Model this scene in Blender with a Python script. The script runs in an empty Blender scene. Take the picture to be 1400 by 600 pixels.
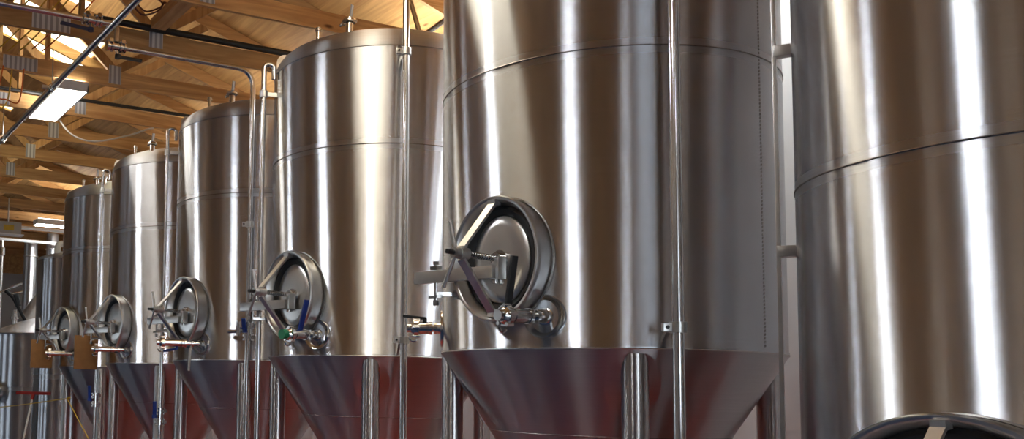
import bpy, bmesh, math, random
from mathutils import Vector, Matrix
random.seed(7)
PI = math.pi
def R(d): return math.radians(d)
scn = bpy.context.scene
COL = scn.collection

# ------------------------------------------------------------------ helpers
class MB:
    """collects shapes into one bmesh"""
    def __init__(s): s.bm = bmesh.new()
    def box(s, c, size, M=None, bev=0.0):
        r = bmesh.ops.create_cube(s.bm, size=1.0)
        vs = r['verts']
        bmesh.ops.scale(s.bm, vec=size, verts=vs)
        if bev > 0:
            es = list({e for v in vs for e in v.link_edges})
            q = bmesh.ops.bevel(s.bm, geom=es, offset=bev, segments=2, affect='EDGES', profile=.7)
            vs = list({v for f in q['faces'] for v in f.verts} | {v for v in vs if v.is_valid})
        T = Matrix.Translation(c) @ (M.to_4x4() if M else Matrix.Identity(4))
        bmesh.ops.transform(s.bm, matrix=T, verts=vs)
        return s
    def bar(s, p0, p1, w, h, up=(0, 0, 1), bev=0.0):
        p0, p1 = Vector(p0), Vector(p1); d = p1 - p0; L = d.length; x = d.normalized()
        u = Vector(up); y = u.cross(x)
        if y.length < 1e-4: y = Vector((0, 1, 0)).cross(x)
        y.normalize(); z = x.cross(y)
        M = Matrix((x, y, z)).transposed()
        return s.box((p0 + p1) / 2, (L, w, h), M, bev)
    def tube(s, pts, r, seg=16, caps=True, rs=None):
        pts = [Vector(p) for p in pts]; n = len(pts); rings = []
        ref = None
        for i, p in enumerate(pts):
            if i == 0: d = pts[1] - p
            elif i == n - 1: d = p - pts[i - 1]
            else: d = (pts[i + 1] - p).normalized() + (p - pts[i - 1]).normalized()
            d.normalize()
            if ref is None:
                ref = d.orthogonal().normalized()
            else:
                ref = (ref - d * ref.dot(d)).normalized()
            b = d.cross(ref); rr = rs[i] if rs else r
            k = 1.0
            if 0 < i < n - 1:
                c = d.dot((pts[i + 1] - p).normalized()); k = 1 / max(c, .6)
            rings.append([s.bm.verts.new(p + (ref * math.cos(a) + b * math.sin(a)) * rr) for a in [2 * PI * j / seg for j in range(seg)]])
        for A, B in zip(rings, rings[1:]):
            for j in range(seg):
                s.bm.faces.new((A[j], A[(j + 1) % seg], B[(j + 1) % seg], B[j]))
        if caps:
            s.bm.faces.new(list(reversed(rings[0]))); s.bm.faces.new(rings[-1])
        return s
    def cyl(s, p0, p1, r0, r1=None, seg=24, caps=True):
        return s.tube([p0, p1], r0, seg, caps, [r0, r0 if r1 is None else r1])
    def lathe(s, prof, seg=128, M=None, closed=False):
        """prof: list of (r, z); r = 0 closes"""
        T = M or Matrix.Identity(4); rings = []
        for r, z in prof:
            if r < 1e-6: rings.append([s.bm.verts.new(T @ Vector((0, 0, z)))])
            else: rings.append([s.bm.verts.new(T @ Vector((r * math.cos(2 * PI * j / seg), r * math.sin(2 * PI * j / seg), z))) for j in range(seg)])
        pairs = list(zip(rings, rings[1:]))
        if closed: pairs.append((rings[-1], rings[0]))
        for A, B in pairs:
            for j in range(seg):
                k = (j + 1) % seg
                if len(A) == 1 and len(B) == 1: continue
                if len(A) == 1: s.bm.faces.new((A[0], B[k], B[j]))
                elif len(B) == 1: s.bm.faces.new((A[j], A[k], B[0]))
                else: s.bm.faces.new((A[j], A[k], B[k], B[j]))
        return s
    def oval(s, prof, w, h, F, seg=64, closed=False, cap0=False, cap1=False):
        """rings round an ellipse; prof: (offset outwards, depth); F maps (t, n, z) to a point"""
        rings = []
        for o, n in prof:
            rings.append([s.bm.verts.new(F((w + o) * math.cos(a), n, (h + o) * math.sin(a))) for a in [2 * PI * j / seg for j in range(seg)]])
        pairs = list(zip(rings, rings[1:]))
        if closed: pairs.append((rings[-1], rings[0]))
        for A, B in pairs:
            for j in range(seg):
                k = (j + 1) % seg
                s.bm.faces.new((A[j], A[k], B[k], B[j]))
        if cap0: s.bm.faces.new(rings[0])
        if cap1: s.bm.faces.new(rings[-1])
        return s
    def prism(s, pts, h, M=None):
        """closed xy outline raised by h along z"""
        T = M or Matrix.Identity(4)
        a = [s.bm.verts.new(T @ Vector((x, y, 0))) for x, y in pts]
        b = [s.bm.verts.new(T @ Vector((x, y, h))) for x, y in pts]
        n = len(pts)
        s.bm.faces.new(a); s.bm.faces.new(b)
        for i in range(n): s.bm.faces.new((a[i], a[(i + 1) % n], b[(i + 1) % n], b[i]))
        return s
    def build(s, name, mat, parent=None, loc=(0, 0, 0), smooth=True, angle=35):
        bmesh.ops.recalc_face_normals(s.bm, faces=s.bm.faces)
        me = bpy.data.meshes.new(name); s.bm.to_mesh(me); s.bm.free()
        if mat: me.materials.append(mat)
        if smooth:
            me.polygons.foreach_set('use_smooth', [True] * len(me.polygons))
            me.set_sharp_from_angle(angle=R(angle))
        o = bpy.data.objects.new(name, me); COL.objects.link(o); o.location = loc
        if parent: o.parent = parent
        return o

def tag(o, label=None, cat=None, group=None, kind=None):
    if label: o['label'] = label
    if cat: o['category'] = cat
    if group: o['group'] = group
    if kind: o['kind'] = kind
    return o
def thing(name, label, cat, loc=(0, 0, 0), group=None):
    o = bpy.data.objects.new(name, None); o.empty_display_size = .1
    COL.objects.link(o); o.location = loc
    return tag(o, label, cat, group)
def arc(c, u, v, r, a0, a1, n=8):
    c, u, v = Vector(c), Vector(u), Vector(v)
    return [c + u * (r * math.cos(a0 + (a1 - a0) * i / n)) + v * (r * math.sin(a0 + (a1 - a0) * i / n)) for i in range(n + 1)]
def rounded(pts, r, n=6):
    """round the inner corners of a polyline"""
    P = [Vector(p) for p in pts]; out = [P[0]]
    for a, b, c in zip(P, P[1:], P[2:]):
        u = (a - b).normalized(); v = (c - b).normalized(); ang = u.angle(v)
        t = min(r / math.tan(ang / 2), (a - b).length * .49, (c - b).length * .49)
        for i in range(n + 1):
            f = i / n
            out.append((b + u * t) * (1 - f) ** 2 + b * 2 * f * (1 - f) + (b + v * t) * f * f)
    return out + [P[-1]]

# ------------------------------------------------------------------ materials
def mat(name):
    m = bpy.data.materials.new(name); m.use_nodes = True
    nt = m.node_tree; b = nt.nodes['Principled BSDF']
    return m, nt, b
def nd(nt, t, **k):
    n = nt.nodes.new(t)
    for a, v in k.items(): setattr(n, a, v)
    return n
def ramp(nt, stops):
    r = nd(nt, 'ShaderNodeValToRGB'); e = r.color_ramp.elements
    e[0].position, e[0].color = stops[0][0], (*stops[0][1], 1)
    e[1].position, e[1].color = stops[-1][0], (*stops[-1][1], 1)
    for p, c in stops[1:-1]:
        x = e.new(p); x.color = (*c, 1)
    return r
def plain(name, col, rough=.5, metal=0.0, noise=.0, scale=8):
    m, nt, b = mat(name)
    b.inputs['Roughness'].default_value = rough; b.inputs['Metallic'].default_value = metal
    tc = nd(nt, 'ShaderNodeTexCoord'); n = nd(nt, 'ShaderNodeTexNoise'); n.inputs['Scale'].default_value = scale
    n.inputs['Detail'].default_value = 5
    nt.links.new(tc.outputs['Object'], n.inputs['Vector'])
    k = noise
    r = ramp(nt, [(.3, tuple(c * (1 - k) for c in col)), (.7, tuple(min(1, c * (1 + k)) for c in col))])
    nt.links.new(n.outputs['Fac'], r.inputs['Fac']); nt.links.new(r.outputs['Color'], b.inputs['Base Color'])
    return m

def brushed(name, col=(.55, .565, .60), rough=.27, wave=.0022, band=True, aniso=1.0, wscale=3.0, tilt=.17):
    """sheet steel ground around the axis: highlights stretch along the height"""
    m, nt, b = mat(name); L = nt.links.new
    b.inputs['Metallic'].default_value = 1.0
    b.inputs['Anisotropic'].default_value = aniso
    b.inputs['Anisotropic Rotation'].default_value = .25
    tg = nd(nt, 'ShaderNodeTangent'); tg.direction_type = 'RADIAL'; tg.axis = 'Z'
    L(tg.outputs['Tangent'], b.inputs['Tangent'])
    tc = nd(nt, 'ShaderNodeTexCoord')
    # fine grinding lines running round the shell
    mp = nd(nt, 'ShaderNodeMapping'); mp.inputs['Scale'].default_value = (1.2, 1.2, 160)
    L(tc.outputs['Object'], mp.inputs['Vector'])
    n1 = nd(nt, 'ShaderNodeTexNoise'); n1.inputs['Scale'].default_value = 2.0; n1.inputs['Detail'].default_value = 6
    L(mp.outputs['Vector'], n1.inputs['Vector'])
    n2 = nd(nt, 'ShaderNodeTexNoise'); n2.inputs['Scale'].default_value = 2.3; n2.inputs['Detail'].default_value = 4
    L(tc.outputs['Object'], n2.inputs['Vector'])
    mx = nd(nt, 'ShaderNodeMath', operation='MULTIPLY'); L(n1.outputs['Fac'], mx.inputs[0]); L(n2.outputs['Fac'], mx.inputs[1])
    r = ramp(nt, [(.1, tuple(c * .90 for c in col)), (.42, tuple(min(1, c * 1.06) for c in col))])
    L(mx.outputs[0], r.inputs['Fac']); L(r.outputs['Color'], b.inputs['Base Color'])
    # gentle out-of-roundness: depends on the bearing only
    mp2 = nd(nt, 'ShaderNodeMapping'); mp2.inputs['Scale'].default_value = (1, 1, .06)
    L(tc.outputs['Object'], mp2.inputs['Vector'])
    n3 = nd(nt, 'ShaderNodeTexNoise'); n3.inputs['Scale'].default_value = wscale; n3.inputs['Detail'].default_value = 3
    L(mp2.outputs['Vector'], n3.inputs['Vector'])
    bp = nd(nt, 'ShaderNodeBump'); bp.inputs['Strength'].default_value = 1.0; bp.inputs['Distance'].default_value = wave
    n4 = nd(nt, 'ShaderNodeTexNoise'); n4.inputs['Scale'].default_value = wscale * 5.5; n4.inputs['Detail'].default_value = 3
    L(mp2.outputs['Vector'], n4.inputs['Vector'])
    ma = nd(nt, 'ShaderNodeMath', operation='MULTIPLY_ADD'); ma.inputs[1].default_value = .16
    L(n4.outputs['Fac'], ma.inputs[0]); L(n3.outputs['Fac'], ma.inputs[2])
    L(ma.outputs[0], bp.inputs['Height'])
    # grinding scratches finer than a pixel: they tilt the surface up and down only
    wn = nd(nt, 'ShaderNodeTexWhiteNoise'); wn.noise_dimensions = '3D'
    sc_ = nd(nt, 'ShaderNodeVectorMath', operation='SCALE'); sc_.inputs['Scale'].default_value = 977.0
    L(tc.outputs['Object'], sc_.inputs[0]); L(sc_.outputs[0], wn.inputs['Vector'])
    mrn = nd(nt, 'ShaderNodeMapRange'); mrn.inputs['To Min'].default_value = -tilt; mrn.inputs['To Max'].default_value = tilt
    L(wn.outputs['Value'], mrn.inputs['Value'])
    cb = nd(nt, 'ShaderNodeCombineXYZ'); L(mrn.outputs[0], cb.inputs['Z'])
    av = nd(nt, 'ShaderNodeVectorMath', operation='ADD'); L(bp.outputs['Normal'], av.inputs[0]); L(cb.outputs[0], av.inputs[1])
    nv = nd(nt, 'ShaderNodeVectorMath', operation='NORMALIZE'); L(av.outputs[0], nv.inputs[0]); L(nv.outputs[0], b.inputs['Normal'])
    if band:   # reground strip along the weld at the mesh's own origin height
        sx = nd(nt, 'ShaderNodeSeparateXYZ'); L(tc.outputs['Object'], sx.inputs[0])
        ab = nd(nt, 'ShaderNodeMath', operation='ABSOLUTE'); L(sx.outputs['Z'], ab.inputs[0])
        mr = nd(nt, 'ShaderNodeMapRange'); mr.inputs['From Min'].default_value = .02; mr.inputs['From Max'].default_value = .045
        mr.inputs['To Min'].default_value = rough * 1.04; mr.inputs['To Max'].default_value = rough
        L(ab.outputs[0], mr.inputs['Value']); L(mr.outputs[0], b.inputs['Roughness'])
    else:
        b.inputs['Roughness'].default_value = rough
    return m

def wood(name, c0, c1, axis='Y', scale=1.0, rough=.6, board=0.0):
    m, nt, b = mat(name); L = nt.links.new
    b.inputs['Roughness'].default_value = rough
    tc = nd(nt, 'ShaderNodeTexCoord'); mp = nd(nt, 'ShaderNodeMapping')
    s = {'X': (.6, 9, 9), 'Y': (9, .6, 9), 'Z': (9, 9, .6)}[axis]
    mp.inputs['Scale'].default_value = tuple(v * scale for v in s)
    oi = nd(nt, 'ShaderNodeObjectInfo'); ad = nd(nt, 'ShaderNodeVectorMath', operation='ADD')
    ml = nd(nt, 'ShaderNodeMath', operation='MULTIPLY'); ml.inputs[1].default_value = 40
    L(oi.outputs['Random'], ml.inputs[0])
    L(tc.outputs['Object'], ad.inputs[0]); L(ml.outputs[0], ad.inputs[1])
    L(ad.outputs[0], mp.inputs['Vector'])
    n = nd(nt, 'ShaderNodeTexNoise'); n.inputs['Scale'].default_value = 1.4; n.inputs['Detail'].default_value = 8; n.inputs['Distortion'].default_value = 1.6
    L(mp.outputs['Vector'], n.inputs['Vector'])
    r = ramp(nt, [(.28, c0), (.5, tuple((a + d) / 2 for a, d in zip(c0, c1))), (.72, c1)])
    L(n.outputs['Fac'], r.inputs['Fac'])
    # knots
    v = nd(nt, 'ShaderNodeTexVoronoi'); v.inputs['Scale'].default_value = 1.6
    mp2 = nd(nt, 'ShaderNodeMapping'); mp2.inputs['Scale'].default_value = {'X': (.8, 2.2, 2.2), 'Y': (2.2, .8, 2.2), 'Z': (2.2, 2.2, .8)}[axis]
    L(ad.outputs[0], mp2.inputs['Vector']); L(mp2.outputs['Vector'], v.inputs['Vector'])
    kr = ramp(nt, [(.03, (.25, .16, .1)), (.075, (1, 1, 1))]); L(v.outputs['Distance'], kr.inputs['Fac'])
    mx = nd(nt, 'ShaderNodeMix', data_type='RGBA', blend_type='MULTIPLY'); mx.inputs[0].default_value = 1
    L(r.outputs['Color'], mx.inputs[6]); L(kr.outputs['Color'], mx.inputs[7])
    # each length of timber has its own tone
    mr = nd(nt, 'ShaderNodeMapRange'); mr.inputs['To Min'].default_value = .72; mr.inputs['To Max'].default_value = 1.15
    L(oi.outputs['Random'], mr.inputs['Value'])
    m2 = nd(nt, 'ShaderNodeVectorMath', operation='SCALE'); L(mx.outputs[2], m2.inputs[0]); L(mr.outputs[0], m2.inputs['Scale'])
    L(m2.outputs[0], b.inputs['Base Color'])
    return m

def emissive(name, col, s):
    m, nt, b = mat(name)
    b.inputs['Base Color'].default_value = (.8, .8, .8, 1)
    b.inputs['Emission Color'].default_value = (*col, 1); b.inputs['Emission Strength'].default_value = s
    return m

M_SHELL = brushed('shell_steel')
M_SHELLF = brushed('dome_steel', rough=.46, tilt=.20, band=False, col=(.68, .68, .69))
M_CONE = brushed('cone_steel', rough=.30, band=False, col=(.51, .50, .50), wave=.003, tilt=.10)
M_STEEL = plain('polished_steel', (.66, .65, .63), .16, 1.0, .06)
M_TUBE = plain('tube_steel', (.64, .63, .62), .22, 1.0, .05)
M_SATIN = plain('satin_steel', (.58, .57, .55), .32, 1.0, .08)
M_CAST = plain('cast_steel', (.50, .49, .47), .28, 1.0, .1)
M_YOKE = plain('yoke_steel', (.66, .65, .63), .42, 1.0, .06)
M_WELD = plain('weld_bead', (.30, .285, .27), .35, 1.0, .25, 60)
M_BLACK = plain('black_rubber', (.012, .012, .013), .45, 0, .2)
M_BLUE = plain('blue_plastic', (.012, .04, .24), .4, 0, .1)
M_NAVY = plain('navy_plastic', (.012, .018, .06), .4, 0, .1)
M_GREEN = plain('green_plastic', (.01, .19, .08), .4, 0, .1)
M_WHITE = plain('white_paint', (.80, .80, .78), .5, 0, .03)
M_PINE = wood('pine_timber', (.38, .185, .06), (.70, .43, .175), 'Y')
M_WEB = wood('pine_web', (.38, .185, .06), (.66, .40, .16), 'Z')
M_PLY = wood('roof_plywood', (.42, .215, .07), (.72, .45, .175), 'X', .8)
M_GALV, nt, b = mat('galvanised'); b.inputs['Metallic'].default_value = .2; b.inputs['Roughness'].default_value = .5
tc = nd(nt, 'ShaderNodeTexCoord'); wv = nd(nt, 'ShaderNodeTexWave'); wv.bands_direction = 'Y'; wv.inputs['Scale'].default_value = 6.5; wv.inputs['Distortion'].default_value = .3
nt.links.new(tc.outputs['Object'], wv.inputs['Vector']); rr_ = ramp(nt, [(.35, (.30, .30, .31)), (.6, (.60, .61, .62))])  # rib shading of the plates put into the colour as darker bands
nt.links.new(wv.outputs['Fac'], rr_.inputs['Fac']); nt.links.new(rr_.outputs['Color'], b.inputs['Base Color'])
M_CARD = plain('brown_board', (.33, .155, .045), .7, 0, .12, 14)
M_RED = plain('red_plastic', (.30, .02, .015), .4, 0, .1)
M_YEL = plain('yellow_cord', (.62, .40, .03), .5, 0, .1)
M_ORG = plain('orange_cord', (.75, .16, .02), .5, 0, .1)
M_GREYCORD = plain('grey_cord', (.45, .42, .38), .5, 0, .1)
M_LAMP = emissive('lamp_diffuser', (.95, .98, 1.0), 60)

M_WARM = emissive('warm_diffuser', (1.0, .89, .68), 8)
M_SOFT = emissive('soft_diffuser', (1.0, .93, .82), 13)
M_COOL = emissive('cool_diffuser', (.92, .97, 1.0), 18)
M_UP = emissive('added_uplight', (1.0, .97, .92), 15)

# ------------------------------------------------------------------ the room (X along the row, Y towards the back wall)
YB, YF, XL, XR = 5.9, -8.0, -24.0, 5.0
EAVE, SL = 4.86, .33
RIDGE_Y = -1.05
def roof_z(y): return EAVE + SL * (YB - y) if y >= RIDGE_Y else EAVE + SL * (YB - RIDGE_Y) - SL * (RIDGE_Y - y)

def floor_mat(name, a, b_, rough, bump=.002):
    m, nt, b = mat(name); L = nt.links.new
    tc = nd(nt, 'ShaderNodeTexCoord'); n = nd(nt, 'ShaderNodeTexNoise'); n.inputs['Scale'].default_value = 1.7; n.inputs['Detail'].default_value = 8
    L(tc.outputs['Object'], n.inputs['Vector'])
    r = ramp(nt, [(.35, a), (.68, b_)]); L(n.outputs['Fac'], r.inputs['Fac']); L(r.outputs['Color'], b.inputs['Base Color'])
    n2 = nd(nt, 'ShaderNodeTexNoise'); n2.inputs['Scale'].default_value = 60; L(tc.outputs['Object'], n2.inputs['Vector'])
    bp = nd(nt, 'ShaderNodeBump'); bp.inputs['Distance'].default_value = bump; bp.inputs['Strength'].default_value = .4
    L(n2.outputs['Fac'], bp.inputs['Height']); L(bp.outputs['Normal'], b.inputs['Normal'])
    b.inputs['Roughness'].default_value = rough
    return m
M_FLOOR = floor_mat('aisle_floor', (.012, .036, .10), (.030, .066, .165), .24)
M_PAD = floor_mat('red_floor', (.34, .030, .018), (.46, .055, .034), .30)
def wall_mat(name, col):
    m, nt, b = mat(name); L = nt.links.new
    tc = nd(nt, 'ShaderNodeTexCoord'); n = nd(nt, 'ShaderNodeTexNoise'); n.inputs['Scale'].default_value = 2.5; n.inputs['Detail'].default_value = 6
    L(tc.outputs['Object'], n.inputs['Vector'])
    r = ramp(nt, [(.3, tuple(c * .93 for c in col)), (.7, col)]); L(n.outputs['Fac'], r.inputs['Fac']); L(r.outputs['Color'], b.inputs['Base Color'])
    b.inputs['Roughness'].default_value = .45
    return m
M_WALL = wall_mat('white_wall', (.84, .86, .85))
M_WALLF = wall_mat('grey_wall', (.42, .42, .40))
M_SIDE = wall_mat('front_wall', (.55, .53, .54))

def struct(o, kind='structure'):
    o['kind'] = kind; return o
CURB = 2.7
struct(MB().box(((XL + XR) / 2, (YF + CURB) / 2, -.05), (XR - XL, CURB - YF, .1)).build('floor', M_FLOOR, smooth=False))
struct(MB().box(((XL + XR) / 2, (YB + CURB) / 2, -.05), (XR - XL, YB - CURB, .1)).build('floor_red', M_PAD, smooth=False))
struct(MB().box(((XL + XR) / 2, YB + .06, 2.42), (XR - XL + .2, .12, 4.86)).build('wall_back', M_WALL, smooth=False))
# corrugation ribs of the back wall cladding
rb = MB()
x = XL + .2
while x < XR:
    rb.box((x, YB - .006, 2.42), (.04, .012, 4.8)); x += .3
struct(rb.build('trim_1', M_WALL, smooth=False))
# front wall with window openings
def wall_with_holes(name, m, p0, p1, z0, z1, holes, thick=.14):
    """axis-aligned wall from p0 to p1 (xy), holes: (s0, s1, z0, z1) along the wall"""
    p0, p1 = Vector((*p0, 0)), Vector((*p1, 0)); d = (p1 - p0); L = d.length; d.normalize()
    mb = MB(); cuts = sorted(holes); s = 0
    def seg(a, b, za, zb):
        if b - a < 1e-3 or zb - za < 1e-3: return
        c = p0 + d * (a + b) / 2; size = (b - a, thick, zb - za) if abs(d.x) > .5 else (thick, b - a, zb - za)
        mb.box((c.x, c.y, (za + zb) / 2), size)
    for a, b, za, zb in cuts:
        seg(s, a, z0, z1); seg(a, b, z0, za); seg(a, b, zb, z1); s = b
    seg(s, L, z0, z1)
    return struct(mb.build(name, m, smooth=False))
WIN_F = []
for wx in (-21.0, -18.0, -15.0):
    WIN_F.append((wx - .7 - XL, wx + .7 - XL, 1.1, 2.6))
wall_with_holes('wall_front', M_SIDE, (XL, YF - .07), (XR, YF - .07), 0, EAVE, WIN_F)
DOOR_R = [(7.6, 10.4, 0.0, 3.4)]
wall_with_holes('wall_right', M_SIDE, (XR + .07, YF), (XR + .07, YB), 0, EAVE, DOOR_R)
struct(MB().box((XL - .07, (YB + YF) / 2, 2.1), (.14, YB - YF, 4.2)).build('wall_left', M_WALLF, smooth=False))
# timber gables
for nm, gx, z0 in (('trim_2', XL - .07, 4.2), ('trim_3', XR + .07, EAVE)):
    g = MB(); pts = [(YF, z0), (YB, z0), (YB, EAVE + .001), (RIDGE_Y, roof_z(RIDGE_Y)), (YF, roof_z(YF))]
    T = Matrix(((0, 0, 1, gx - .07), (1, 0, 0, 0), (0, 1, 0, 0), (0, 0, 0, 1)))
    g.prism(pts, .14, T); struct(g.build(nm, M_PLY, smooth=False))
for i, (a, b, za, zb) in enumerate(WIN_F):
    w = MB(); cx = XL + (a + b) / 2; y = YF - .07
    for (px, pz, sx, sz) in ((cx - .67, 1.85, .06, 1.5), (cx + .67, 1.85, .06, 1.5), (cx, 1.13, 1.28, .06), (cx, 2.57, 1.28, .06), (cx, 1.85, .04, 1.38)):
        w.box((px, y, pz), (sx, .1, sz))
    struct(w.build('window_%d' % (i + 1), M_WHITE, smooth=False))
streak_strips = MB()  # unseen white strips added to vary the streaks mirrored in the tanks
for px, pw in ((-13.2, .5), (-9.0, .35), (-7.4, .9), (-4.9, .3), (-2.9, .55), (-.6, .25), (1.6, .8), (3.6, .4)):
    streak_strips.box((px, YF + .05, 2.4), (pw, .1, 4.8))
struct(streak_strips.build('added_trim_4', M_WALL, smooth=False))
w = MB()
for (py, pz, sy, sz) in ((YF + 7.63, 1.7, .08, 3.4), (YF + 10.37, 1.7, .08, 3.4), (YF + 9.0, 3.36, 2.66, .08)):
    w.box((XR + .07, py, pz), (.2, sy, sz))
struct(w.build('door_1', M_WHITE, smooth=False))

# roof sheathing with rooflight openings
LIGHTS = [(-12.45, -11.15, 2.3, 3.42), (-10.9, -10.42, 2.5, 3.0), (-13.4, -12.98, 2.95, 3.3), (-15.2, -14.75, 2.8, 3.1)]
def roof_slab(y0, y1, xa, xb, mb):
    t = .03; v = []
    for xx in (xa, xb):
        for yy in (y0, y1):
            for dz in (0, t): v.append(mb.bm.verts.new((xx, yy, roof_z(yy) + dz)))
    for f in ((0, 1, 3, 2), (4, 6, 7, 5), (0, 2, 6, 4), (1, 5, 7, 3), (0, 4, 5, 1), (2, 3, 7, 6)):
        mb.bm.faces.new([v[i] for i in f])
rf = MB()
XA, XB = XL - .2, XR + .2
ys = sorted({YF - .2, RIDGE_Y, YB + .2} | {v for l in LIGHTS for v in l[2:]})
for ya, yb in zip(ys, ys[1:]):
    xs = XA
    for l in sorted(l for l in LIGHTS if l[2] <= ya + 1e-6 and l[3] >= yb - 1e-6):
        roof_slab(ya, yb, xs, l[0], rf); xs = l[1]
    roof_slab(ya, yb, xs, XB, rf)
struct(rf.build('ceiling', M_PLY, smooth=False))
# translucent rooflight sheets
m, nt, b = mat('rooflight_sheet'); L = nt.links.new
tr = nd(nt, 'ShaderNodeBsdfTranslucent'); tr.inputs['Color'].default_value = (.9, .78, .55, 1)
tp = nd(nt, 'ShaderNodeBsdfTransparent'); tp.inputs['Color'].default_value = (1, .93, .75, 1)
mx = nd(nt, 'ShaderNodeMixShader'); mx.inputs[0].default_value = .5
L(tr.outputs[0], mx.inputs[1]); L(tp.outputs[0], mx.inputs[2]); L(mx.outputs[0], nt.nodes['Material Output'].inputs['Surface'])
M_RL = m
for i, (a, b, ya, yb) in enumerate(LIGHTS):
    s = MB(); roof_slab(ya - .05, yb + .05, a - .05, b + .05, s)
    o = s.build('window_%d' % (i + 10), M_RL, smooth=False); o.location.z = .04; struct(o)

# ------------------------------------------------------------------ roof trusses
CH0, CH1 = 4.55, 4.71
ORD = ['nearest the camera', 'second nearest the camera', 'third nearest the camera', 'fourth from the front', 'fifth from the front', 'sixth from the front', 'seventh from the front', 'eighth from the front', 'ninth from the front', 'tenth from the front', 'eleventh from the front', 'twelfth from the front', 'thirteenth from the front', 'last before the far wall']
TRX = [-6.98, -8.16, -9.36, -10.62, -11.82, -13.05, -14.32, -15.57, -16.82, -18.05, -19.3, -20.5, -21.75, -23.0]
def truss(x, label, full=True):
    t = thing('roof_truss', label, 'roof truss', (x, 0, CH0), 'roof trusses over the tanks')
    MB().box((0, (YB + YF) / 2, .08), (.038, YB - YF - .02, .16)).build('bottom_chord', M_PINE, t, smooth=False)
    for y0, y1 in ((YB - .05, RIDGE_Y + .02), (YF + .05, RIDGE_Y - .02)):
        d = -.075
        MB().bar((0, y0, roof_z(y0) + d - CH0), (0, y1, roof_z(y1) + d - CH0), .038, .13, (0, 0, 1)).build('top_chord', M_PINE, t, smooth=False)
    webs = [(2.95, 3.95), (2.95, 1.3), (.2, 1.3), (.2, RIDGE_Y + .1), (-2.6, RIDGE_Y - .1), (-2.6, -3.6), (-5.4, -3.6)]
    webs.append((2.25, 2.25)); webs.append((1.62, 1.62))
    for yb, yt in webs:
        if not full and yb < 0: continue
        zt = roof_z(yt) - .14 - CH0
        MB().bar((0, yb, .16), (0, yt, zt), .036, .09, (1, 0, 0) if yb == yt else (0, 0, 1)).build('web', M_WEB, t, smooth=False)
    for gy, gz, gw, gh in ((1.98, .08, .34, .13), (2.95, .12, .13, .19), (.2, .12, .2, .18)):
        g = MB(); g.box((.0205, gy, gz), (.003, gw, gh))
        g.build('gusset_plate', M_GALV, t, smooth=False)
for i, x in enumerate(TRX):
    truss(x, 'bare pine roof truss with metal plates, ' + ORD[i])
for x in (-5.75, -4.5, -3.25, -2.0, -.75, .5):    # the run goes on above the near tanks, mirrored in their steel
    t = truss(x, 'bare pine roof truss above the near tanks', False)

br = thing('timber_brace', 'short pine brace running forward across the chords, cable coil on its end', 'timber brace', (-8.04, 2.93, 4.712))
MB().box((2.6, 0, .045), (5.2, .14, .09)).build('plank', wood('brace_pine', (.48, .23, .075), (.74, .45, .19), 'X'), br, smooth=False)

# ------------------------------------------------------------------ fermentation tanks
def frame_fn(az, rad, z0):
    A = R(az); N = Vector((math.cos(A), math.sin(A), 0)); T = Vector((-N.y, N.x, 0))
    return lambda t, n, z: N * (rad + n) + T * t + Vector((0, 0, z0 + z))

def manway(t, az, rad, zc, w=.26, h=.31, mirror=1):
    F = frame_fn(az, rad, zc); drop = rad - math.sqrt(max(rad * rad - w * w, 0)) + .03
    mw = MB().oval([(-.012, -drop), (0, .06), (.003, .082), (-.003, .092), (-.014, .092), (-.021, .084), (-.036, .045), (-.046, .020), (-.048, -.04), (-.03, -drop - .001)], w, h, F, 80).build('manway_ring', M_SATIN, t, angle=50)
    # weld bead where the ring meets the shell
    bead = MB(); pts = []
    for j in range(64):
        a = 2 * PI * j / 64; tt = w * math.cos(a); n = math.sqrt(max(rad * rad - tt * tt, 0)) - rad + .003
        pts.append(F(tt, n, h * math.sin(a)))
    bead.tube(pts + [pts[0]], .006, 6, False); bead.build('ring_weld', M_WELD, mw)
    g = MB().oval([(-.040, .030), (-.042, -.015), (-.094, -.02), (-.094, .01), (-.084, .023), (-.060, .036)], w, h, F, 80, closed=True); g.build('gasket', M_BLACK, mw)
    door = MB().oval([(-.092, -.02), (-.090, .02), (-.095, .026), (-.14, .029), (-.19, .031), (-.235, .032)], w, h, F, 64, cap1=True, cap0=True).build('door', M_DOOR, mw, angle=60)
    return mw, F
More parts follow.
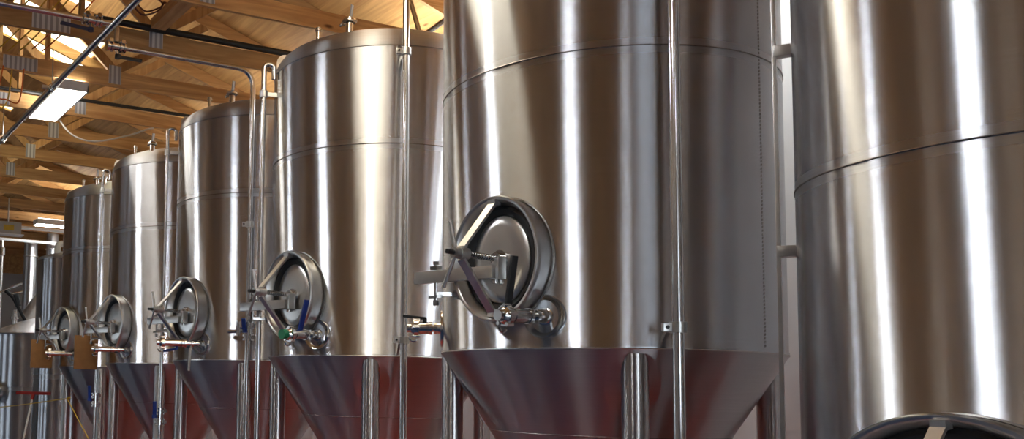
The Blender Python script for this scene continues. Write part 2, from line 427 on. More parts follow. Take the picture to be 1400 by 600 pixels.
def manway_gear(mw, F, h, zarm=-.07):
    # bowed yoke
    y = MB()
    for s in (1, -1):
        y.bar(F(0, .09, s * (h - .035)), F(0, .325, s * .03), .044, .014, F(0, 1, 0) - F(0, 0, 0))
        y.bar(F(0, .06, s * (h - .030)), F(0, .105, s * (h - .035)), .044, .03, (0, 0, 1))
    y.cyl(F(0, .29, 0), F(0, .35, 0), .030, seg=24)
    y.build('yoke', M_YOKE, mw)
    s = MB(); s.cyl(F(0, .02, 0), F(0, .33, 0), .013, seg=16)
    for k in range(12): s.cyl(F(0, .05 + k * .018, 0), F(0, .058 + k * .018, 0), .0165, seg=16)
    s.cyl(F(0, .02, 0), F(0, .045, 0), .045, seg=24); s.cyl(F(0, .045, 0), F(0, .075, 0), .03, seg=24)
    s.build('spindle', M_STEEL, mw)
    e = MB(); e.cyl(F(0, .36, 0), F(0, .43, 0), .012, seg=12); e.build('spindle_tip', M_BLACK, mw)
    hd = MB(); hd.cyl(F(0, .345, 0), F(0, .385, 0), .026, seg=20)
    for (dt, dz) in ((-.03, .15), (-.07, -.155)):
        hd.tube([F(0, .365, 0), F(dt, .37, dz)], .0095, 12)
        hd.cyl(F(dt * .97, .37, dz * .97), F(dt * 1.04, .37, dz * 1.04), .012, seg=12)
    hd.build('handle', M_SATIN, mw)
    # hinge arm reaching sideways past the ring, with its pivot pin
    a = MB(); a.bar(F(-.46, .135, zarm), F(.02, .105, zarm), .042, .062, (0, 0, 1), .004)
    a.box(F(.02, .07, zarm + .02), (.05, .05, .11), None, .004)
    a.build('hinge_arm', M_SATIN, mw)
    p = MB(); p.cyl(F(-.33, .13, zarm - .13), F(-.33, .13, zarm + .065), .009, seg=12)
    p.box(F(-.33, .13, zarm + .045), (.055, .035, .02)); p.box(F(-.33, .13, zarm - .105), (.07, .04, .014))
    p.bar(F(-.33, .13, zarm - .09), F(-.27, .04, zarm - .09), .03, .02); p.bar(F(-.27, .05, zarm - .09), F(-.25, -.02, zarm - .09), .03, .05)
    p.cyl(F(-.33, .13, zarm - .15), F(-.33, .13, zarm - .122), .015, seg=6); p.cyl(F(-.33, .13, zarm + .06), F(-.33, .13, zarm + .08), .015, seg=6)
    p.build('hinge_pin', M_STEEL, mw)
    q = MB(); q.cyl(F(-.02, .05, -.12), F(-.02, .05, .02), .016, seg=14); q.box(F(-.02, .04, .01), (.05, .04, .03)); q.build('door_bracket', M_STEEL, mw)

M_DOOR = plain('door_steel', (.70, .69, .67), .30, 1.0, .05)

def valve_lever(v, p0, p1, p2, m):
    l = MB(); l.tube([p0, p1], .012, 10); l.bar(p1, p2, .034, .018, (0, 0, 1), .004); l.build('valve_lever', m, v)

def sample_valve(t, az, rad, z, end, lever, mlever, cap=None, drop=False):
    """dished boss on the shell with a stub and a ball valve; end = (t, n, dz) of the valve body"""
    F = frame_fn(az, rad, z)
    A = R(az); N = Vector((math.cos(A), math.sin(A), 0))
    q = Vector((0, 0, 1)).rotation_difference(N).to_matrix().to_4x4()
    T = Matrix.Translation(F(0, 0, 0)) @ q
    v = MB().lathe([(0, -.05), (.104, -.04), (.106, .0), (.102, .007), (.095, .003), (.055, -.005), (.036, .002), (.032, .025), (.0, .025)], 40, T).build('valve_boss', M_STEEL, t)
    e = F(*end); s = F(0, 0, 0); d = (e - s).normalized()
    b = MB(); b.cyl(s, e, .021, seg=16)
    for f_, r in ((.22, .034), (.40, .038), (.50, .034)):
        c = s + (e - s) * f_; b.cyl(c - d * .009, c + d * .009, r, seg=20)
    b.cyl(s + (e - s) * .44, s + (e - s) * .78, .034, seg=20); b.cyl(s + (e - s) * .78, e, .03, seg=20)
    b.cyl(e - d * .03, e - d * .005, .050, seg=28); b.cyl(e - d * .005, e + d * .012, .042, .030, seg=24); b.cyl(e + d * .0, e + d * .035, .026, seg=20)
    for q_ in range(5):     # clamp ears and nuts
        an = q_ * 1.25; k_ = Vector((math.cos(an), math.sin(an), 0)); u_ = d.orthogonal().normalized(); w_ = d.cross(u_)
        p_ = e - d * .017 + (u_ * math.cos(an) + w_ * math.sin(an)) * .048; b.cyl(p_ - d * .02, p_ + d * .02, .010, seg=8)
    b.tube(arc(e - Vector((0, 0, .055)) , Vector((0, 0, -1)), d, .022, -1.2, 1.6, 8), .006, 8)
    b.build('valve_body', M_STEEL, v)
    c = s + (e - s) * .6
    valve_lever(v, c, c + Vector(lever[0]), c + Vector(lever[1]), mlever)
    if drop:
        c = s + (e - s) * .22; dp = MB(); dp.tube([c, c + Vector((.0, -.02, -.06)), c + Vector((.01, -.03, -.24))], .012, 10); dp.build('drain_handle', M_SATIN, v)
    if cap:
        MB().cyl(e + d * .02, e + d * .06, .034, seg=20).build('valve_cap', cap, v)
    return v

def tank(x, y, rad, z_seam, z_rim, z_sh, label, mw_az=-78, mw_z=2.165, cone=True, legs=(-37, -127, 143, 53), half=32, fit='stub', w=.26, h=.31, lug=True, vweld=None, detail=True):
    t = thing('fermentation_tank', label, 'tank', (x, y, 0), 'conical steel fermentation tanks in a row')
    seg = 192
    # shell: mesh origin at the seam so that the reground strip follows it
    mb = MB(); mb.lathe([(rad + .004, z_rim - .012 - z_seam), (rad + .004, z_rim + .006 - z_seam), (rad, z_rim + .010 - z_seam), (rad, z_sh - z_seam)], seg)
    mb.build('shell', M_SHELL, t, (0, 0, z_seam), angle=60)
    for nm, zz, rr in (('seam_weld', z_seam, .0035), ('shoulder_weld', z_sh, .003), ('rim_weld', z_rim - .008, .005)):
        ring = [(rad + .001 + rr * math.cos(a), rr * math.sin(a)) for a in [2 * PI * j / 6 for j in range(6)]]
        MB().lathe(ring, seg, closed=True).build(nm, M_WELD if nm != 'rim_weld' else M_SATIN, t, (0, 0, zz))
    # dished top
    prof = [(rad, 0)]; k = .17
    for i in range(1, 9):
        a = PI / 2 * i / 8 * .80
        prof.append((rad - k * (1 - math.cos(a)), k * math.sin(a)))
    r1, z1 = prof[-1]; n = 14
    for i in range(1, n + 1):
        f = i / n; prof.append((r1 * (1 - f), z1 + .15 * (1 - (1 - f) ** 2)))
    MB().lathe(prof, seg).build('dome', M_SHELLF, t, (0, 0, z_sh), angle=60)
    def dome_z(r):
        f = 1 - min(r / r1, 1); return z_sh + z1 + .15 * (1 - (1 - f) ** 2)
    if cone:
        zc = z_rim - .008; ro = .055; hh = (rad - ro) / math.tan(R(half))
        MB().lathe([(rad + .002, 0), (rad - .004, -.012), (ro, -hh), (ro, -hh - .06)], seg).build('cone', M_CONE, t, (0, 0, zc), angle=25)
        # bottom outlet
        o = MB(); zz = zc - hh - .06
        o.cyl((0, 0, zz), (0, 0, zz - .02), .075, seg=24)
        o.tube(rounded([(0, 0, zz), (0, 0, zz - .18), (0, -.5, zz - .18)], .1), .04, 16); o.build('outlet_pipe', M_TUBE, t)
        rw = rad - .42 * math.tan(R(half))
        ring = [(rw + .002 + .003 * math.cos(a), .003 * math.sin(a)) for a in [2 * PI * j / 6 for j in range(6)]]
        MB().lathe(ring, seg, closed=True).build('cone_weld', M_WELD, t, (0, 0, zc - .42))
    for a in legs:
        A = R(a); c = Vector(((rad - .06) * math.cos(A), (rad - .06) * math.sin(A), 0))
        lg = MB(); top = z_rim - .03
        lg.cyl((c.x, c.y, .03), (c.x, c.y, top), .06, seg=40)
        leg = lg.build('leg', M_LEG, t)
        if cone:   # oval doubler plate on the cone behind the leg
            n_h = Vector((math.cos(A), math.sin(A), 0)); nn = (n_h * math.cos(R(half)) - Vector((0, 0, math.sin(R(half))))).normalized()
            tt = Vector((-n_h.y, n_h.x, 0)); uu = nn.cross(tt)
            zd = .17; rp = rad - zd * math.tan(R(half)); p = n_h * (rp) + Vector((0, 0, z_rim - .008 - zd))
            pl = MB(); 
            ringA, ringB = [], []
            for j in range(48):
                a2 = 2 * PI * j / 48; u = .125 * math.cos(a2); vv = .185 * math.sin(a2)
                # follow the cone surface
                zq = z_rim - .008 - zd + vv * math.cos(R(half)); zq = min(zq, z_rim - .014); rq = rad - (z_rim - .008 - zq) * math.tan(R(half)); ang = A + u / max(rq, .2)
                ringA.append(pl.bm.verts.new((math.cos(ang) * (rq + .0035), math.sin(ang) * (rq + .0035), zq)))
                ringB.append(pl.bm.verts.new((math.cos(ang) * (rq - .004), math.sin(ang) * (rq - .004), zq)))
            for j in range(48):
                k2 = (j + 1) % 48; pl.bm.faces.new((ringA[j], ringA[k2], ringB[k2], ringB[j]))
            # strips across
            half_n = 24
            for j in range(1, half_n):
                a_, b_, c_, d_ = ringA[j % 48], ringA[(j + 1) % 48], ringA[(48 - j - 1) % 48], ringA[(48 - j) % 48]
                vs = []
                for q in (a_, b_, c_, d_):
                    if q not in vs: vs.append(q)
                if len(vs) > 2: pl.bm.faces.new(vs)
            vs = [ringA[0], ringA[1], ringA[47]]; pl.bm.faces.new(vs)
            pl.build('leg_pad', M_CONE, leg)
        f = MB(); f.lathe([(0, 0), (.085, 0), (.085, .012), (.02, .02), (.02, .05), (0, .05)], 24, Matrix.Translation((c.x, c.y, 0))); f.build('foot', M_SATIN, leg)
    if mw_az is not None:
        mw, F = manway(t, mw_az, rad, mw_z, w, h)
        manway_gear(mw, F, h)
    if vweld is not None:
        A = R(vweld); v = MB()
        for i in range(120):
            za = z_rim + .02 + (z_sh - z_rim - .03) * i / 120; zb = za + .012
            v.box((rad * math.cos(A), rad * math.sin(A), (za + zb) / 2), (.004, .006, .011), Matrix.Rotation(A, 3, 'Z'))
        v.build('vertical_weld', M_WELD, t)
    if lug:
        A = R(-116); p = Vector((math.cos(A), math.sin(A), 0)); s = Vector((-p.y, p.x, 0))
        Mx = Matrix(((-p.x, 0, s.x, p.x * (rad - .075)), (-p.y, 0, s.y, p.y * (rad - .075)), (0, 1, 0, z_sh + .02), (0, 0, 0, 1)))
        out = [(-.06, 0), (.06, 0), (.06, .12)] + [(.06 * math.cos(a), .12 + .06 * math.sin(a)) for a in [PI * i / 10 for i in range(1, 10)]] + [(-.06, .12)]
        lg = MB(); lg.prism(out, .014, Mx); lug_o = lg.build('lifting_lug', M_LUG, t, angle=30)
        hc = Mx @ Vector((0, .115, .0)); hl = MB(); hl.cyl(hc - s * .001, hc + s * .0155, .016, seg=18); hl.build('lug_hole', M_BLACK, lug_o)
    if detail:
        def stub(dx, dy, hgt, r, nm, flag=False):
            zz = dome_z(math.hypot(dx, dy)); b = MB(); b.cyl((dx, dy, zz - .03), (dx, dy, zz + hgt), r, seg=20)
            b.cyl((dx, dy, zz + hgt * .72), (dx, dy, zz + hgt * .84), r * 1.5, seg=20); b.cyl((dx, dy, zz + hgt * .96), (dx, dy, zz + hgt), r * 1.25, seg=20)
            st = b.build(nm, M_STEEL, t)
            if flag:
                c = MB(); zt = zz + hgt * .78
                c.lathe([(r * 1.55, zt - .014), (r * 1.9, zt - .006), (r * 1.9, zt + .006), (r * 1.55, zt + .014)], 24, Matrix.Translation((dx, dy, 0)), closed=True)
                c.box((dx - r * 2.1, dy - .01, zt), (.03, .02, .025)); c.cyl((dx - r * 2.1 - .03, dy - .012, zt), (dx - r * 2.1 + .03, dy - .012, zt), .007, seg=10)
                c.cyl((dx - r * 2.1 - .045, dy - .012, zt), (dx - r * 2.1 - .02, dy - .012, zt), .012, seg=10)
                c.build('clamp', M_STEEL, st)
                f = MB(); f.bar((dx + .012, dy, zz + hgt), (dx + .035, dy, zz + hgt + .085), .05, .004, (-.8, -.6, 0)); f.build('relief_plate', M_GALV, st)
        stub(.44, -.56, .095, .028, 'vent_stub', True)
        stub(.17, -.66, .085, .017, 'spray_stub', False)
        if fit == 'two': stub(.55, -.50, .085, .03, 'gauge_stub', False)
    return t, dome_z
M_LEG = brushed('leg_steel', rough=.30, tilt=.12, band=False, col=(.62, .61, .60), wave=.0, wscale=3)
M_LUG = plain('lug_steel', (.60, .56, .49), .42, 1.0, .2, 20)

T2 = tank(-3.954, 4.097, .876, 3.157, 1.73, 3.891, 'largest-looking conical steel tank in the middle, open oval manway with a black lever valve', vweld=8)[0]
T3 = tank(-6.204, 4.108, .825, 3.20, 1.744, 3.891, 'conical steel tank left of centre with green capped blue lever valve beside its manway')[0]
T4 = tank(-8.175, 4.10, .825, 3.20, 1.744, 3.891, 'third conical steel tank from the left, with blue lever below its boardless manway')[0]
T5 = tank(-10.227, 4.10, .825, 3.20, 1.744, 3.891, 'conical steel tank whose manway sits behind the brown board nearer the camera')[0]
T6 = tank(-12.253, 4.10, .825, 3.20, 1.73, 3.891, 'farthest conical steel tank, its manway behind the brown board farther from the camera', fit='two')[0]
# the near tank at the right is a taller-bodied one: wide low manway
T1 = tank(-1.863, 4.11, .808, 2.324, .62, 3.6, 'steel tank at the right edge with a low wide manway cut by the frame bottom', mw_az=-84.7, mw_z=1.175, w=.37, h=.295, lug=False, detail=False)[0]

# valves beside the manways
sample_valve(T2, -64, .876, 1.875, (-.10, .25, -.01), ((-.03, -.05, .02), (.02, -.05, .28)), M_BLACK)
sample_valve(T2, -128, .876, 1.865, (0, .16, 0), ((0, 0, .055), (-.13, -.05, .075)), M_BLACK)
sample_valve(T3, -64, .825, 1.88, (-.06, .26, -.01), ((.0, .0, .03), (.09, .0, .23)), M_BLUE, cap=M_GREEN)
sample_valve(T4, -66, .825, 1.88, (-.22, .28, .0), ((.0, 0, -.05), (-.14, -.06, -.07)), M_BLUE, drop=True)
sample_valve(T5, -66, .825, 1.88, (-.20, .26, .0), ((.0, 0, .03), (-.10, -.04, .12)), M_SATIN)
sample_valve(T6, -66, .825, 1.88, (-.18, .26, .0), ((.0, 0, .03), (-.08, -.04, .16)), M_SATIN)

# ------------------------------------------------------------------ pipework
def pipe(name, label, pts, r, group=None, bend=.07, cat='pipe', mt=None, base=None):
    P = [Vector(p) for p in pts]; b0 = Vector(base) if base else P[0].copy()
    t = thing(name, label, cat, b0, group)
    q = rounded([p - b0 for p in P], bend) if len(P) > 2 else [p - b0 for p in P]
    MB().tube(q, r, 20).build('tube', mt or M_TUBE, t)
    return t, b0
def clamp(t, b0, p, to, r):
    """split clamp round a pipe at p with a foot reaching to 'to' on the tank"""
    p, to = Vector(p) - b0, Vector(to) - b0; d = (to - p); d.z = 0; d.normalize(); s = Vector((-d.y, d.x, 0))
    c = MB(); c.lathe([(r + .001, -.024), (r + .012, -.024), (r + .012, .024), (r + .001, .024)], 24, Matrix.Translation(p), closed=True)
    c.bar(p + d * (r + .004), to - d * .001, .022, .03)
    c.box(p + s * (r + .022) - d * .004, (.045, .03, .038), Matrix.Rotation(math.atan2(s.y, s.x), 3, 'Z'), .003); 
    cl = c.build('clamp', M_SATIN, t)
    MB().cyl(p + s * (r + .028) - d * .026, p + s * (r + .028) + d * .018, .008, seg=10).build('bolt', M_BLACK, cl)
def polar(T, rad, az, z): return Vector((T.location.x + rad * math.cos(R(az)), T.location.y + rad * math.sin(R(az)), z))

# tall pipe in front of the big tank
def riser(T, rad, az, off, z0, z1, r, clamps, label, top=None, bend=.07):
    a = polar(T, rad + off, az, z0); b = polar(T, rad + off, az, z1)
    pts = [a, b] + (top or [])
    t, b0 = pipe('vertical_pipe', label, pts, r, 'vertical pipes clamped to the tanks', bend)
    for z in clamps: clamp(t, b0, polar(T, rad + off, az, z), polar(T, rad, az, z), r)
    return t, b0
riser(T2, .876, -27.8, .105, .12, 4.45, .026, (1.815, 3.5), 'stout vertical steel pipe clamped in front of the big middle tank')
riser(T3, .825, -23.3, .125, .12, 4.5, .024, (1.84, 3.80), 'vertical steel pipe with two clamps in front of the tank left of centre')
t4, b4 = riser(T4, .825, -33.6, .105, .12, 4.25, .022, (2.9,), 'vertical steel pipe that bends over the third tank towards an overhead valve', top=[(-7.41, 2.42, 4.25)], bend=.16)
# hooked pipes on the aisle side of each tank
def hook(T, rad, az, label, z0=.12, r=.02, valve=True):
    a = polar(T, rad + .105, az, z0); b = polar(T, rad + .105, az, 3.955); inn = polar(T, rad + .0265, az, 3.955); d = polar(T, rad + .0265, az, 3.84)
    t, b0 = pipe('hooked_pipe', label, [a, b, inn, d], r, 'hooked pipes beside the tanks', .041)
    clamp(t, b0, polar(T, rad + .105, az, 3.72), polar(T, rad, az, 3.72), r)
    return t, b0
h3 = hook(T3, .825, -104, 'hooked steel pipe running up the left edge of the tank with the green cap')
h4 = hook(T4, .825, -112, 'hooked steel pipe on the left edge of the third conical tank', r=.016)
h5 = hook(T5, .825, -112, 'hooked steel pipe on the left edge of the tank behind the nearer board', r=.014)
# valve cluster joining the two pipes between third and fourth tank
def inline_valve(name, label, p, axis, mlev, lev, grp=None, size=1.0, on=None):
    p = Vector(p)
    if on: t = None
    else: t = thing(name, label, 'valve', p, grp)
    ax = Vector(axis).normalized()
    b = MB(); b.cyl(-ax * .07 * size, ax * .07 * size, .034 * size, seg=20)
    for s in (-.07, -.035, .035, .07):
        b.cyl(ax * (s - .008) * size, ax * (s + .008) * size, .046 * size, seg=24)
    o = ax.orthogonal().normalized()
    for s in (-.05, .05):
        b.cyl(ax * s * size + o * .045 * size - ax * .03 * size, ax * s * size + o * .045 * size + ax * .03 * size, .008 * size, seg=8)
        b.box(ax * s * size + o * .05 * size, (.03 * size,) * 3)
    if on: t = b.build('valve', M_STEEL, on[0], p - on[1])
    else: b.build('valve_body', M_STEEL, t)
    l0, l1 = Vector(lev[0]), Vector(lev[1])
    MB().tube([(0, 0, 0), l0], .014 * size, 10).build('valve_stem', M_STEEL, t)
    l = MB(); l.bar(l0, l1, .035 * size, .02 * size, (0, 0, 1), .004); l.cyl(l0 - Vector((0, 0, .015)), l0 + Vector((0, 0, .015)), .026 * size, seg=16); l.build('valve_lever', mlev, t)
    return t
v = inline_valve('valve', None, polar(T4, .93, -33.6, 1.98), (0, 0, 1), M_BLUE, ((.06, -.06, 0), (.10, -.09, .10)), on=(t4, b4))
st = MB(); st.tube([(-.03, -.03, 0), (-.15, -.11, 0)], .016, 12); st.tube([(.02, -.04, 0), (.14, -.16, .01)], .02, 12); st.tube([(.13, -.15, -.05), (.13, -.15, .07)], .016, 12); st.build('side_branch', M_STEEL, v)
inline_valve('valve', None, polar(T5, .93, -112, 1.33), (0, 0, 1), M_BLUE, ((.02, -.07, 0), (.03, -.08, .16)), on=h5)
inline_valve('valve', None, polar(T4, .93, -112, 1.22), (0, 0, 1), M_BLUE, ((.05, -.07, 0), (.07, -.08, .14)), on=h4)

# overhead pipes
tA, bA = pipe('overhead_pipe', 'overhead steel pipe across the top left corner ending at the blue-handled valve', [(-7.4, -2.0, 4.43), (-7.4, 2.046, 4.43)], .024, 'overhead pipes')
inline_valve('overhead_valve', 'steel valve with a dark blue handle on the top left overhead pipe', (-7.4, 2.13, 4.43), (0, 1, 0), M_NAVY, ((0, -.01, -.08), (.02, -.26, -.075)))
pipe('overhead_pipe', 'short overhead pipe dropping from the upper valve to the lower one', [(-7.4, 2.215, 4.43), (-7.4, 2.34, 4.43), (-7.4, 2.34, 4.285)], .022, 'overhead pipes', .04)
inline_valve('overhead_valve', 'steel valve with two-pronged black handle feeding the bent overhead pipe', (-7.41, 2.34, 4.25), (0, 1, 0), M_BLACK, ((0, .02, -.08), (.02, .22, -.09)))
pipe('overhead_pipe', 'long grey overhead pipe slanting down to the left below the ceiling lamp', [(-2.6, 2.15, 4.2), (-13.5, 2.10, 4.2)], .026, 'overhead pipes')
def ringx(L, ri, ro):
    return MB().lathe([(ri, -L / 2), (ro, -L / 2), (ro, L / 2), (ri, L / 2)], 28, Matrix.Rotation(PI / 2, 4, 'Y'), closed=True)
pc = thing('pipe_hanger', 'steel clamp with hanging rod on the long slanting overhead pipe', 'hanger', (-8.6, 2.12, 4.2))
ringx(.06, .0265, .037).build('collar', M_STEEL, pc); MB().cyl((0, 0, .0375), (0, 0, .35), .005, seg=8).build('rod', M_SATIN, pc); MB().box((0, -.065, 0), (.03, .05, .03)).build('ear', M_SATIN, pc)
pc = thing('pipe_hanger', 'steel clamp at the far lower end of the slanting overhead pipe', 'hanger', (-10.72, 2.11, 4.2))
ringx(.1, .0265, .04).build('collar', M_STEEL, pc); MB().cyl((0, 0, .0405), (0, 0, .35), .006, seg=8).build('rod', M_SATIN, pc); MB().box((0, -.068, 0), (.05, .05, .05)).build('ear', M_SATIN, pc)
h, hb = pipe('black_pipe', 'thick black pipe on a truss chord above the bent overhead steel pipe', [(-8.10, 2.35, 4.735), (-8.10, 5.6, 4.735)], .03, mt=M_BLACK)
h, hb = pipe('black_pipe', 'thin black pipe along a farther truss chord right of the ceiling lamp', [(-10.56, -1.0, 4.73), (-10.56, 5.5, 4.73)], .02, mt=M_BLACK)
# pair of braced tubes over the dome left of centre
dt = thing('dome_tube', 'pair of joined steel tubes rising in a V above the dome left of centre', 'pipe', (-6.37, 4.62, 4.02))
MB().tube([(.04, 0, .39), (.67, .10, .54)], .022, 16).build('sloping_tube', M_STEEL, dt)
MB().tube(rounded([(-.12, -.07, .81), (0, -.02, .38), (0, 0, .165)], .05), .02, 16).build('steep_tube', M_TUBE, dt)

# channel on stand-off brackets beside the right-hand tank
ch = thing('cable_channel', 'narrow vertical steel channel on three brackets in the gap left of the right-hand tank', 'channel', polar(T1, .87, -148, .3))
A = R(-148); n = Vector((math.cos(A), math.sin(A), 0)); rz = Matrix.Rotation(A, 3, 'Z')
MB().box((0, 0, 1.7), (.016, .045, 3.4), rz, .002).build('channel', M_SATIN, ch)
for z in (1.21, 2.10, 2.93):
    MB().box(n * -.0285 + Vector((0, 0, z - .3)), (.064, .05, .045), rz, .003).build('bracket', M_SATIN, ch)

# ------------------------------------------------------------------ lamps
def fixture(x, y, z, lx, ly, label, lamp=None):
    t = thing('ceiling_lamp', label, 'lamp', (x, y, z), 'fluorescent ceiling lamps')
    h = MB(); s = .05
    h.box((0, 0, .075), (lx, ly, .05), None, .004)
    for sx, sy, wx, wy in ((-lx / 2 + .008, 0, .016, ly), (lx / 2 - .008, 0, .016, ly), (0, -ly / 2 + .008, lx, .016), (0, ly / 2 - .008, lx, .016)):
        h.box((sx, sy, .03), (wx, wy, .06))
    h.build('housing', M_WHITE, t, smooth=False)
    MB().box((0, 0, .104), (lx - .06, ly - .06, .008)).build('added_uplight', M_UP, t, smooth=False)  # unseen glowing panel added on top to brighten trusses and roof
    MB().box((0, 0, .012), (lx - .034, ly - .034, .02)).build('diffuser', lamp or M_LAMP, t, smooth=False)
    return t
fixture(-9.92, 2.50, 4.43, 1.26, .33, 'bright rectangular ceiling lamp between the trusses at upper left', M_SOFT)
fixture(-4.75, 2.85, 4.43, .95, .85, 'warm ceiling lamp over the big middle tank', M_WARM)
for x in (-11.0, -5.5, 0.0):
    fixture(x, -5.2, 4.43, 1.26, .30, 'unseen ceiling lamp added to light the front wall', M_SOFT)  # unseen lamps added to lighten the front wall mirrored in the steel
fixture(-17.5, 4.75, 4.40, .30, 1.3, 'bright ceiling lamp far back beside the farthest conical tank')
for x in (-10.2, -6.2, -2.2, 1.8):
    fixture(x, .4, 4.43, .56, .36, 'ceiling lamp over the aisle')
fixture(-4.5, 5.25, 4.43, 1.26, .30, 'unseen ceiling lamp added behind the tanks to brighten the roof', M_COOL)
for x in (-7.2, -9.6, -12.0):
    fixture(x, 5.3, 4.43, .9, .30, 'unseen ceiling lamp added behind the tanks to brighten the roof', M_COOL)  # unseen lamps added to brighten the eave plywood that the domes mirror

# ------------------------------------------------------------------ back corner: kettle, plain tank, stacks, pipes
def plain_tank(x, y, rad, z0, z1, label):
    t = thing('serving_tank', label, 'tank', (x, y, 0))
    MB().lathe([(rad, z0 - 1.6), (rad, z1 - 1.6)], 96).build('shell', M_SHELL, t, (0, 0, 1.6), angle=60)
    prof = [(rad, 0)] + [(rad - .06 * (1 - math.cos(a)), .06 * math.sin(a)) for a in [PI / 2 * .85 * i / 6 for i in range(1, 7)]]
    r1, zz = prof[-1]
    prof += [(r1 * (1 - i / 10), zz + .09 * (1 - (1 - i / 10) ** 2)) for i in range(1, 11)]
    MB().lathe(prof, 96).build('dome', M_SHELLF, t, (0, 0, z1), angle=60)
    MB().lathe([(0, .0), (rad * .4, -.02), (rad, .05)], 96).build('bottom', M_SHELLF, t, (0, 0, z0 - .05))
    for k in range(4):
        a = PI / 4 + k * PI / 2; MB().cyl((rad * .8 * math.cos(a), rad * .8 * math.sin(a), 0), (rad * .8 * math.cos(a), rad * .8 * math.sin(a), z0), .045, seg=20).build('leg', M_LEG, t)
    return t
T7 = plain_tank(-14.45, 4.02, .56, .35, 3.36, 'narrow plain steel tank behind the farthest conical tank, squeegee leaning on it')
e = MB(); e.tube(rounded([(.1, -.3, 3.45), (.1, -.3, 3.62), (.1, -.05, 3.62)], .08), .05, 16); e.build('elbow', M_WHITE, T7)
MB().cyl((.1, -.06, 3.62), (.1, .06, 3.62), .075, seg=20).build('blower', M_BLACK, T7)

kt = thing('brew_kettle', 'squat steel kettle with pale domed lid at the left edge', 'kettle', (-16.6, 4.2, 0))
kr = 1.05
MB().lathe([(kr, .25 - 1.4), (kr, 2.3 - 1.4)], 128).build('shell', M_SHELL, kt, (0, 0, 1.4))
MB().lathe([(kr + .02, 0), (kr + .03, .012), (kr + .02, .024), (kr - .02, .03), (.8, .13), (.5, .25), (.2, .34), (0, .35)], 96).build('lid', plain('lid_steel', (.80, .80, .80), .35, 1.0, .04), kt, (0, 0, 2.3), angle=50)
MB().lathe([(0, 0), (kr, .06)], 64).build('bottom', M_SHELLF, kt, (0, 0, .2))
for k in range(4):
    a = PI / 4 + k * PI / 2; MB().cyl((.8 * math.cos(a), .8 * math.sin(a), 0), (.8 * math.cos(a), .8 * math.sin(a), .24), .06, seg=16).build('leg', M_LEG, kt)
# side port facing the camera
az = R(-64)
n = Vector((math.cos(az), math.sin(az), 0))
pt = MB(); pt.cyl(n * (kr - .05) + Vector((0, 0, 1.35)), n * (kr + .24) + Vector((0, 0, 1.35)), .15, seg=40); pt.cyl(n * (kr + .22) + Vector((0, 0, 1.35)), n * (kr + .25) + Vector((0, 0, 1.35)), .17, seg=40)
pt.build('side_port', M_STEEL, kt)
lm = MB(); lm.cyl((.1, -.62, 2.46), (.1, -.62, 2.74), .045, seg=18); lm.cyl((.1, -.62, 2.58), (.1, -.62, 2.62), .07, seg=18); lm.build('lid_fitting', M_STEEL, kt)
lr = MB(); lr.tube([(.1, -.88, 3.02), (.1, -.52, 3.2)], .022, 10); lr.tube([(.1, -.70, 3.0), (.1, -.50, 3.06)], .016, 10); lr.build('lid_rod', M_STEEL, kt)
lh = MB(); lh.tube([(.1, -.40, 2.5), (.1, -.66, 2.95), (.1, -.80, 3.06)], .03, 10); lh.tube([(.1, -.56, 2.8), (.1, -.62, 3.0)], .05, 10); lh.build('lid_arm', M_BLACK, kt)

def stack(x, y, r, z0, z1, label):
    t = thing('vent_stack', label, 'vent pipe', (x, y, 0), 'steel vent stacks in the back corner')
    MB().cyl((0, 0, z0), (0, 0, z1), r, seg=40).build('pipe', M_SHELLF, t)
    c = MB()
    for z in (z0 + .5, z0 + 1.4, z1 - .3): c.lathe([(r, z - .02), (r + .012, z - .01), (r + .012, z + .01), (r, z + .02)], 40, closed=True)
    c.build('joint_band', M_SATIN, t)
    return t
s1 = stack(-18.6, 4.30, .13, 0, 4.25, 'dull steel vent stack left of two in the far corner')
s2 = stack(-18.6, 4.72, .12, 0, 4.42, 'taller steel vent stack beside the plain tank in the far corner')
cn = MB(); cn.tube([(.05, .0, 2.7), (.25, .25, 3.3)], .1, 24, rs=[.2, .1]); cn.build('hood_cone', M_SATIN, s1)

pipe('far_pipe', 'pale horizontal pipe crossing the far left below the grey box', [(-18.3, 2.3, 4.20), (-18.3, 5.85, 4.20)], .028, 'pale pipes at far left', mt=M_WHITE)
pipe('far_pipe', 'upper pale pipe running right from the grey box', [(-18.3, 3.6, 4.45), (-18.3, 5.89, 4.45)], .035, 'pale pipes at far left', mt=M_WHITE)
t, b0 = pipe('far_pipe', 'pale pipe standing upright at the left frame edge', [(-18.3, 3.68, 4.17), (-18.3, 3.68, .0)], .032, 'pale pipes at far left', mt=M_SATIN)
MB().cyl((0, 0, -.28), (0, 0, -.14), .06, seg=20).build('coupling', M_STEEL, t)
bx = thing('junction_box', 'grey box with a yellow label under the far trusses at the left edge', 'electrical box', (-16.0, 3.30, 3.94))
MB().box((0, 0, .11), (.14, .42, .20), None, .01).build('housing', plain('grey_box', (.42, .40, .36), .5, 0, .05), bx)
MB().box((.072, .0, .11), (.004, .17, .09)).build('warning_label', M_YEL, bx)
MB().box((0, .0, .0), (.2, .5, .02)).build('flange', M_WHITE, bx); MB().cyl((0, 0, .2), (0, 0, .61), .012, seg=10).build('hanger_rod', M_SATIN, bx)

